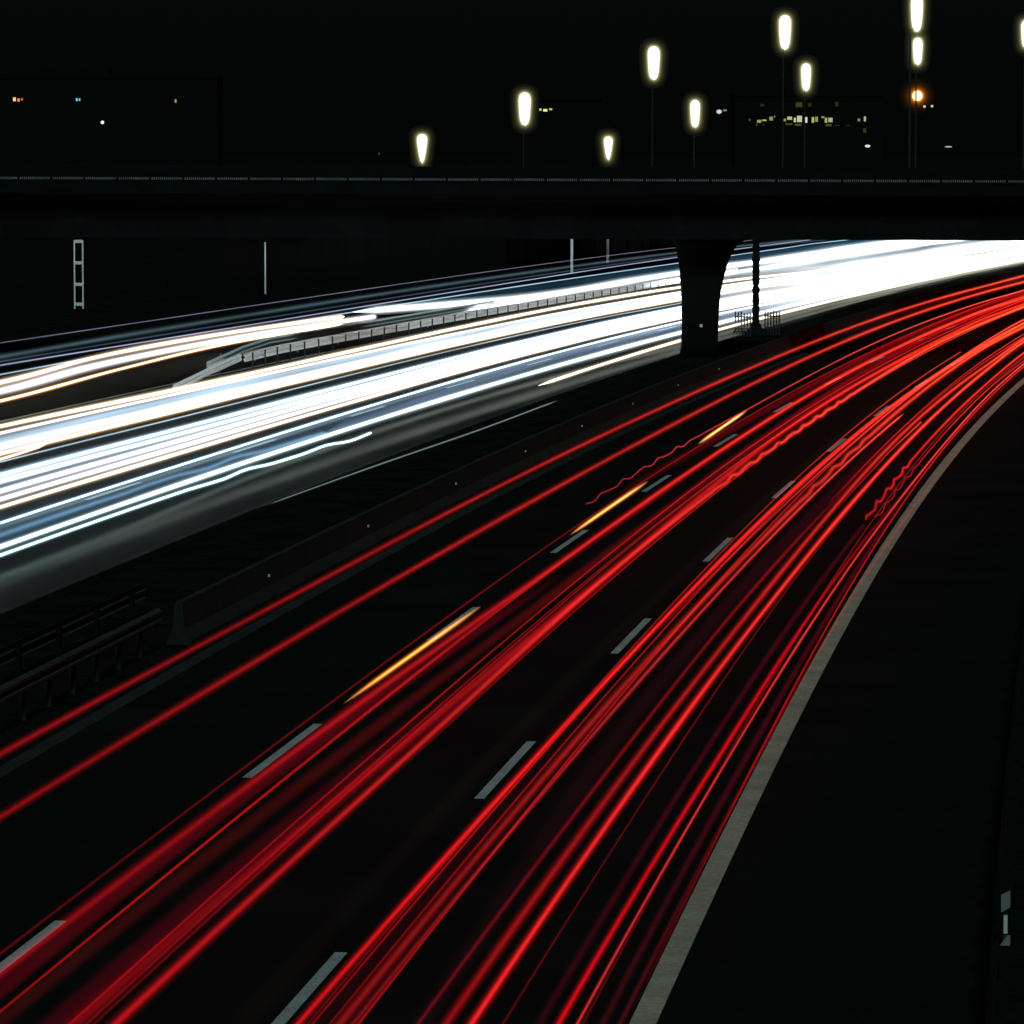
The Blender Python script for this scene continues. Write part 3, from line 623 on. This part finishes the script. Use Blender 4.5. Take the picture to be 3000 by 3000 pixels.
# hair thin strands that lie over and between the broad red bands, lane by lane
STRANDS = (
    ('hair thin red strand over the broad bands along the left dashed line', 'thin red strands along the left dashed line', -2.7, -1.8, 4, (6, 212)),
    ('hair thin red strand inside the very wide centre lane band', 'thin red strands in the centre lane band', -1.4, -.8, 5, (5, 205)),
    ('hair thin red strand in the bundle right of the right dashed line', 'thin red strands right of the right dashed line', .85, 1.75, 5, (5, 185)),
    ('hair thin red strand around the two parallel bright trails', 'thin red strands around the two bright trails', 2.15, 2.95, 4, (5, 165)),
    ('hair thin red strand in the bundle beside the white edge line', 'thin red strands beside the edge line', 3.62, 4.08, 3, (5, 145)),
)
for lab, grp, o0, o1, n_, (sa, sb) in STRANDS:
    for i in range(n_):
        oo = o0 + (o1 - o0) * (i + random.uniform(.15, .85)) / n_
        a = sa - 15 if random.random() < .45 else random.uniform(sa, sa + (sb - sa) * .45)
        e_ = sb + 50 if random.random() < .75 else random.uniform(sa + (sb - sa) * .55, sb)
        ks = [a + (e_ - a) * k / 5 for k in range(6)]
        dr = random.uniform(-.1, .1)
        ko = [oo + dr * k / 5 + random.uniform(-.02, .02) for k in range(6)]
        br = random.uniform(.35, .8)
        o = make_trail((lab, 'r', random.uniform(.62, 1.05), ks, ko, (random.uniform(.010, .018), random.uniform(.022, .04)),
                        ((int(150 * br), 2, 6), (int(190 * br), 10, 8)), ((int(210 * br), int(8 * br), int(18 * br)), (int(255 * br ** .5), int(110 * br), int(85 * br))),
                        (random.choice((1, 25)), random.choice((1, 25))), None))
        o['group'] = grp


# ================================================================ slip road viaduct with lamps, behind the overpass
ROW_A = [(1237.6, 435, 420), (1537, 320, 360), (1913, 187, 310), (2295, 98, 270), (2678.6, 43, 240)]
ROW_B = [(1781, 434, 460), (2034, 334, 400), (2357, 228, 350), (2682, 153, 310), (2997, 103, 280)]
def lerp(a, b, t): return tuple(p * (1 - t) + q * t for p, q in zip(a, b))
PA = [pt(x, d, y) for x, y, d in ROW_A]; PB = [pt(x, d, y) for x, y, d in ROW_B]
H_L = 9.2
via = tag(empty('slip_road_viaduct', (PA[2][0], PA[2][1], 0)), 'dark slip road viaduct behind the overpass carrying the two rows of street lamps', 'viaduct')
vo = Vector((PA[2][0], PA[2][1], 0))
stations = []
for a, b in zip(PA, PB):
    z = (a[2] + b[2]) / 2 - H_L
    a2 = lerp(a, b, -.12); b2 = lerp(a, b, 1.12)
    stations.append((a2, b2, z))
e = stations[-1]; p_ = stations[-2]
stations.append((lerp(p_[0], e[0], 2.2), lerp(p_[1], e[1], 2.2), e[2] + .3))
q0, q1 = stations[0], stations[1]
stations.insert(0, (lerp(q1[0], q0[0], 1.6), lerp(q1[1], q0[1], 1.6), -.5))
bm = bmesh.new()
loft(bm, [[tuple(Vector((a[0], a[1], z + d)) - vo) for a, d in ((A, -.7), (B, -.7), (B, 0), (A, 0))] for A, B, z in stations])
obj('deck', bm, M['concrete_dark'], via)
for side in (0, 1):
    bm = bmesh.new()
    rr = []
    for st_ in stations:
        z = st_[2]; a = st_[side]; c = lerp(st_[side], st_[1 - side], .02)
        rr.append([tuple(Vector((q[0], q[1], z + d)) - vo) for q, d in ((a, .002), (c, .002), (c, .45), (a, .45))])
    loft(bm, rr); obj('parapet', bm, M['concrete_dark'], via)
for k in (2,):
    A, B, z = stations[k]
    for f in (.3, .7):
        c = Vector(lerp(A, B, f)); bm = bmesh.new(); lathe(bm, [(.5, -.1), (.5, z - .7)], c.x - vo.x, c.y - vo.y, 14); obj('pier', bm, M['concrete_dark'], via)

M['pole'] = mat('lamp_pole', (0.03, 0.029, 0.025), 0.6, 0.2, 0.1, 2.0)
M['lamp_core'] = glow_mat('lamp_white', (255, 255, 250), 2.2)
def drop(W_, H, g, taper=.18):
    # tapered, round ended outline sized to the lamp's bloom, widened by g
    out = []
    for k in range(13):
        u = -math.cos(math.pi * k / 12)
        w = W_ * (1 - taper + taper * u) + g
        out.append((max(.003, w * (1 - abs(u) ** 4.5) ** .5), H / 2 + u * (H / 2 + g)))
    return out
def shells_mesh(name, outline, fr, parent, cols, n=16, off=(0, 0, 0)):
    verts, faces, cc = [], [], []
    for (grow, col) in zip(fr, cols):
        b = len(verts)
        prof = outline(grow)
        for r, z in prof:
            for k in range(n):
                a = 2 * math.pi * k / n
                verts.append((off[0] + r * math.cos(a), off[1] + r * math.sin(a), off[2] + z)); cc.append(tuple(.5 * lin(c) for c in col) + (1.0,))
        for i in range(len(prof) - 1):
            for k in range(n):
                j = (k + 1) % n
                faces.append((b + i * n + k, b + i * n + j, b + (i + 1) * n + j, b + (i + 1) * n + k))
    me = bpy.data.meshes.new(name)
    me.from_pydata(verts, [], faces)
    at = me.attributes.new('glow', 'FLOAT_COLOR', 'POINT')
    at.data.foreach_set('color', [c for col in cc for c in col])
    me.materials.append(M['trail'])
    o = bpy.data.objects.new(name, me); C.objects.link(o); o.parent = parent
    return o
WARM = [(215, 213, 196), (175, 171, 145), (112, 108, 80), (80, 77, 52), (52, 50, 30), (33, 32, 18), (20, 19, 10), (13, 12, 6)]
def street_lamp(p, hpx, wpx, d, zdeck, label, group, lean=.1, taper=.18):
    u = d / 12428.6
    H = hpx * u; W_ = wpx * u / 2
    zb = p[2] - H / 2
    t = tag(empty('street_lamp', (p[0] - lean, p[1], zdeck)), label, 'street lamp', group)
    bm = bmesh.new(); lathe(bm, [(.07, 0), (.06, 1.2), (.045, zb - zdeck + .05)], n=10); tube(bm, [(0, 0, zb - zdeck + .02), (lean * .5, 0, zb - zdeck + .12), (lean, 0, zb - zdeck + .3)], .035); obj('pole', bm, M['pole'], t)
    off = (lean, 0, zb - zdeck)
    bm = bmesh.new()
    lathe(bm, [(r, z + off[2]) for r, z in drop(W_, H, 0, taper)], off[0], off[1], 16)
    obj('luminaire_bloom', bm, M['lamp_core'], t, True)
    shells_mesh('lamp_halo', lambda g: drop(W_, H, g, taper), [1.5 * u, 3.5 * u, 6 * u, 9 * u, 12.5 * u, 17 * u, 22 * u, 28 * u], t, WARM, off=off)  # added glow shells imitating the bloom around the lamp
la = ['lowest and leftmost white street lamp of all, just above the bridge railing', 'second white street lamp from the left, beside the three small lit windows', 'white street lamp third in the larger row, high above the pillar line', 'large white street lamp above the lit office building, upper one of that pair', 'white street lamp cut by the top edge of the picture']
lb = ['lowest white street lamp of the smaller row, right above the railing near the middle', 'small white street lamp, second of the smaller row, left of the office building', 'small white street lamp directly in front of the lit office building', 'white street lamp between the topmost lamp and the orange light', 'white street lamp cut by the right edge of the picture']
ha = [80, 92, 94, 96, 102]; hb = [64, 76, 76, 75, 77]
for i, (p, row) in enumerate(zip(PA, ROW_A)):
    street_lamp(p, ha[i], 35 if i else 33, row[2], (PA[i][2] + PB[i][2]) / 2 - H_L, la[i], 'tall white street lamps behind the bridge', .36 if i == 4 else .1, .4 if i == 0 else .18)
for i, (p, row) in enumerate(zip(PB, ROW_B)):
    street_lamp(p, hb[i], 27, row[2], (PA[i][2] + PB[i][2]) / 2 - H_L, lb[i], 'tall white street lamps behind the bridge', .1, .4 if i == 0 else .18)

# orange lamp and small distant lights
def globe_lamp(px, py, d, rpx, col, gain, label, cat='street lamp', glow=None, name='distant_lamp', sx=1.0):
    p = pt(px, d, py)
    r = rpx * d / 12428.6
    t = tag(empty(name, (p[0], p[1], 0)), label, cat, 'small distant lights behind the bridge')
    bm = bmesh.new(); lathe(bm, [(.1, -.05), (.06, p[2] - r)], n=8); obj('pole', bm, M['facade'], t)
    bm = bmesh.new(); bmesh.ops.create_uvsphere(bm, u_segments=14, v_segments=10, radius=r)
    o = obj('lamp', bm, glow_mat(name + '_light', col, gain), t, True); o.location = (0, 0, p[2]); o.scale = (sx, 1, 1)
    if glow:
        u = d / 12428.6
        ball = lambda g: [(max(.003, (r + g) * math.sin(math.pi * k / 12)), -(r + g) * math.cos(math.pi * k / 12)) for k in range(13)]
        shells_mesh('globe_halo', ball, [2 * u, 5 * u, 8 * u, 12 * u, 17 * u, 23 * u, 30 * u, 38 * u], t, glow, off=(0, 0, p[2]))  # nested glow shells added to imitate the lamp's bloom
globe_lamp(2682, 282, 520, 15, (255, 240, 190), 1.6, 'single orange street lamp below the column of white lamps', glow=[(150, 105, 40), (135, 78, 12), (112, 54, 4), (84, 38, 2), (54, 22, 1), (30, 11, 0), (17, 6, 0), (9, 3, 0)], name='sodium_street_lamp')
globe_lamp(305, 359, 700, 5, (240, 255, 250), 1.1, 'lone white light dot at upper left, below the coloured windows')
globe_lamp(2104, 328, 800, 6, (225, 240, 240), .8, 'faint white light left of the office building', sx=1.3)
globe_lamp(2121, 324, 800, 3, (150, 160, 150), .6, 'very faint light just right of a brighter one, left of the office building', sx=2)
globe_lamp(2538, 428, 640, 4, (220, 245, 240), .9, 'small white light just above the bridge railing at right', sx=2.0)
globe_lamp(2774, 430, 640, 2.2, (190, 210, 205), .7, 'thin faint light above the railing near the right edge', sx=5.0)
globe_lamp(2703, 313, 700, 3.6, (255, 240, 220), .8, 'tiny white dot right below the orange lamp, left one of two')
globe_lamp(2725, 312, 700, 3.6, (255, 225, 190), .8, 'tiny white dot right below the orange lamp, right one of two')
globe_lamp(1112, 450, 700, 3, (70, 80, 80), .6, 'barely visible grey light dot above the railing, left of the lowest lamp')

# ================================================================ far buildings with lit windows
def building(name, x0p, x1p, d, ztop, label, wins, deep=18):
    x0, x1 = pt(x0p, d, z=0)[0], pt(x1p, d, z=0)[0]
    t = tag(empty(name, ((x0 + x1) / 2, d, 0)), label, 'building', 'far buildings in the dark')
    w = (x1 - x0) / 2
    bm = bmesh.new(); box(bm, -w, w, 0, deep, -.5, ztop); obj('wall', bm, M['facade'], t)
    bm = bmesh.new(); box(bm, -w - .4, w + .4, -.4, deep + .4, ztop + .003, ztop + .5); box(bm, -w * .3, w * .2, 4, 10, ztop + .503, ztop + 2.6); obj('roof', bm, M['facade'], t)
    cache = {}
    for (px, py, wp, hp, col, g) in wins:
        p = pt(px, d, py)
        ww, hh = wp * .86 * d / 12428.6 / 2, hp * .9 * d / 12428.6 / 2
        key = (col, g)
        if key not in cache: cache[key] = glow_mat('lit_window', col, g)
        bm = bmesh.new(); box(bm, -ww, ww, -.05, -.003, -hh, hh)
        o = obj('window', bm, cache[key], t); o.location = (p[0] - (x0 + x1) / 2, 0, p[2])
OR, CY, YG, DG, BG = (255, 150, 80), (110, 215, 240), (205, 215, 125), (88, 94, 44), (250, 252, 205)
building('apartment_block', -160, 640, 900, 24.5, 'dark apartment block at upper left with orange and cyan windows', [(49, 292, 9, 12, (255, 200, 150), 1.2), (61, 294, 8, 10, OR, .9), (71, 292, 7, 7, OR, .5), (231, 293, 6, 9, CY, 1.0), (239, 293, 5, 8, CY, .9), (519, 297, 6, 10, (215, 160, 95), .8)])
building('low_building', 1500, 1760, 950, 20.5, 'low dark building with three small yellow windows beside a lamp', [(1583, 322, 8, 7, YG, .9), (1597, 324, 14, 8, (235, 245, 150), 1.0), (1613, 321, 10, 6, YG, .8)])
wn_ = []
for (a, b, y, h, col, g) in ((190, 197, 352, 7, DG, .8), (214, 228, 356, 9, YG, .6), (229, 243, 353, 5, YG, .9), (250, 262, 348, 12, YG, .8), (264, 268, 342, 5, YG, .5), (290, 300, 352, 8, YG, .7), (302, 318, 347, 10, YG, .9), (322, 328, 352, 14, BG, 1.0), (330, 347, 349, 20, BG, 1.05), (355, 362, 352, 18, BG, .9), (374, 382, 352, 18, YG, 1.0), (384, 393, 350, 16, YG, .8), (402, 412, 344, 6, YG, .5), (412, 420, 353, 16, YG, .9), (422, 436, 352, 14, BG, .8), (508, 516, 352, 9, YG, .5), (526, 533, 349, 16, BG, .8),
                         (212, 216, 366, 8, DG, .8), (232, 236, 366, 6, DG, .7), (296, 320, 364, 6, DG, 1.0), (324, 346, 366, 6, DG, 1.1), (414, 434, 367, 7, DG, 1.2), (440, 456, 368, 2, DG, .5), (470, 486, 368, 2, DG, .5), (524, 534, 383, 14, DG, .4),
                         (224, 236, 309, 8, DG, .35), (326, 348, 308, 16, DG, .6), (362, 374, 308, 12, DG, .3), (442, 452, 306, 16, DG, .35)):
    wn_.append((2000 + (a + b) / 2, y, (b - a), h, col, round(g * random.choice((.55, .7, .85)), 2)))
building('office_building', 2150, 2580, 1200, 24.5, 'dark office building at upper right with a band of yellow green lit windows', wn_)
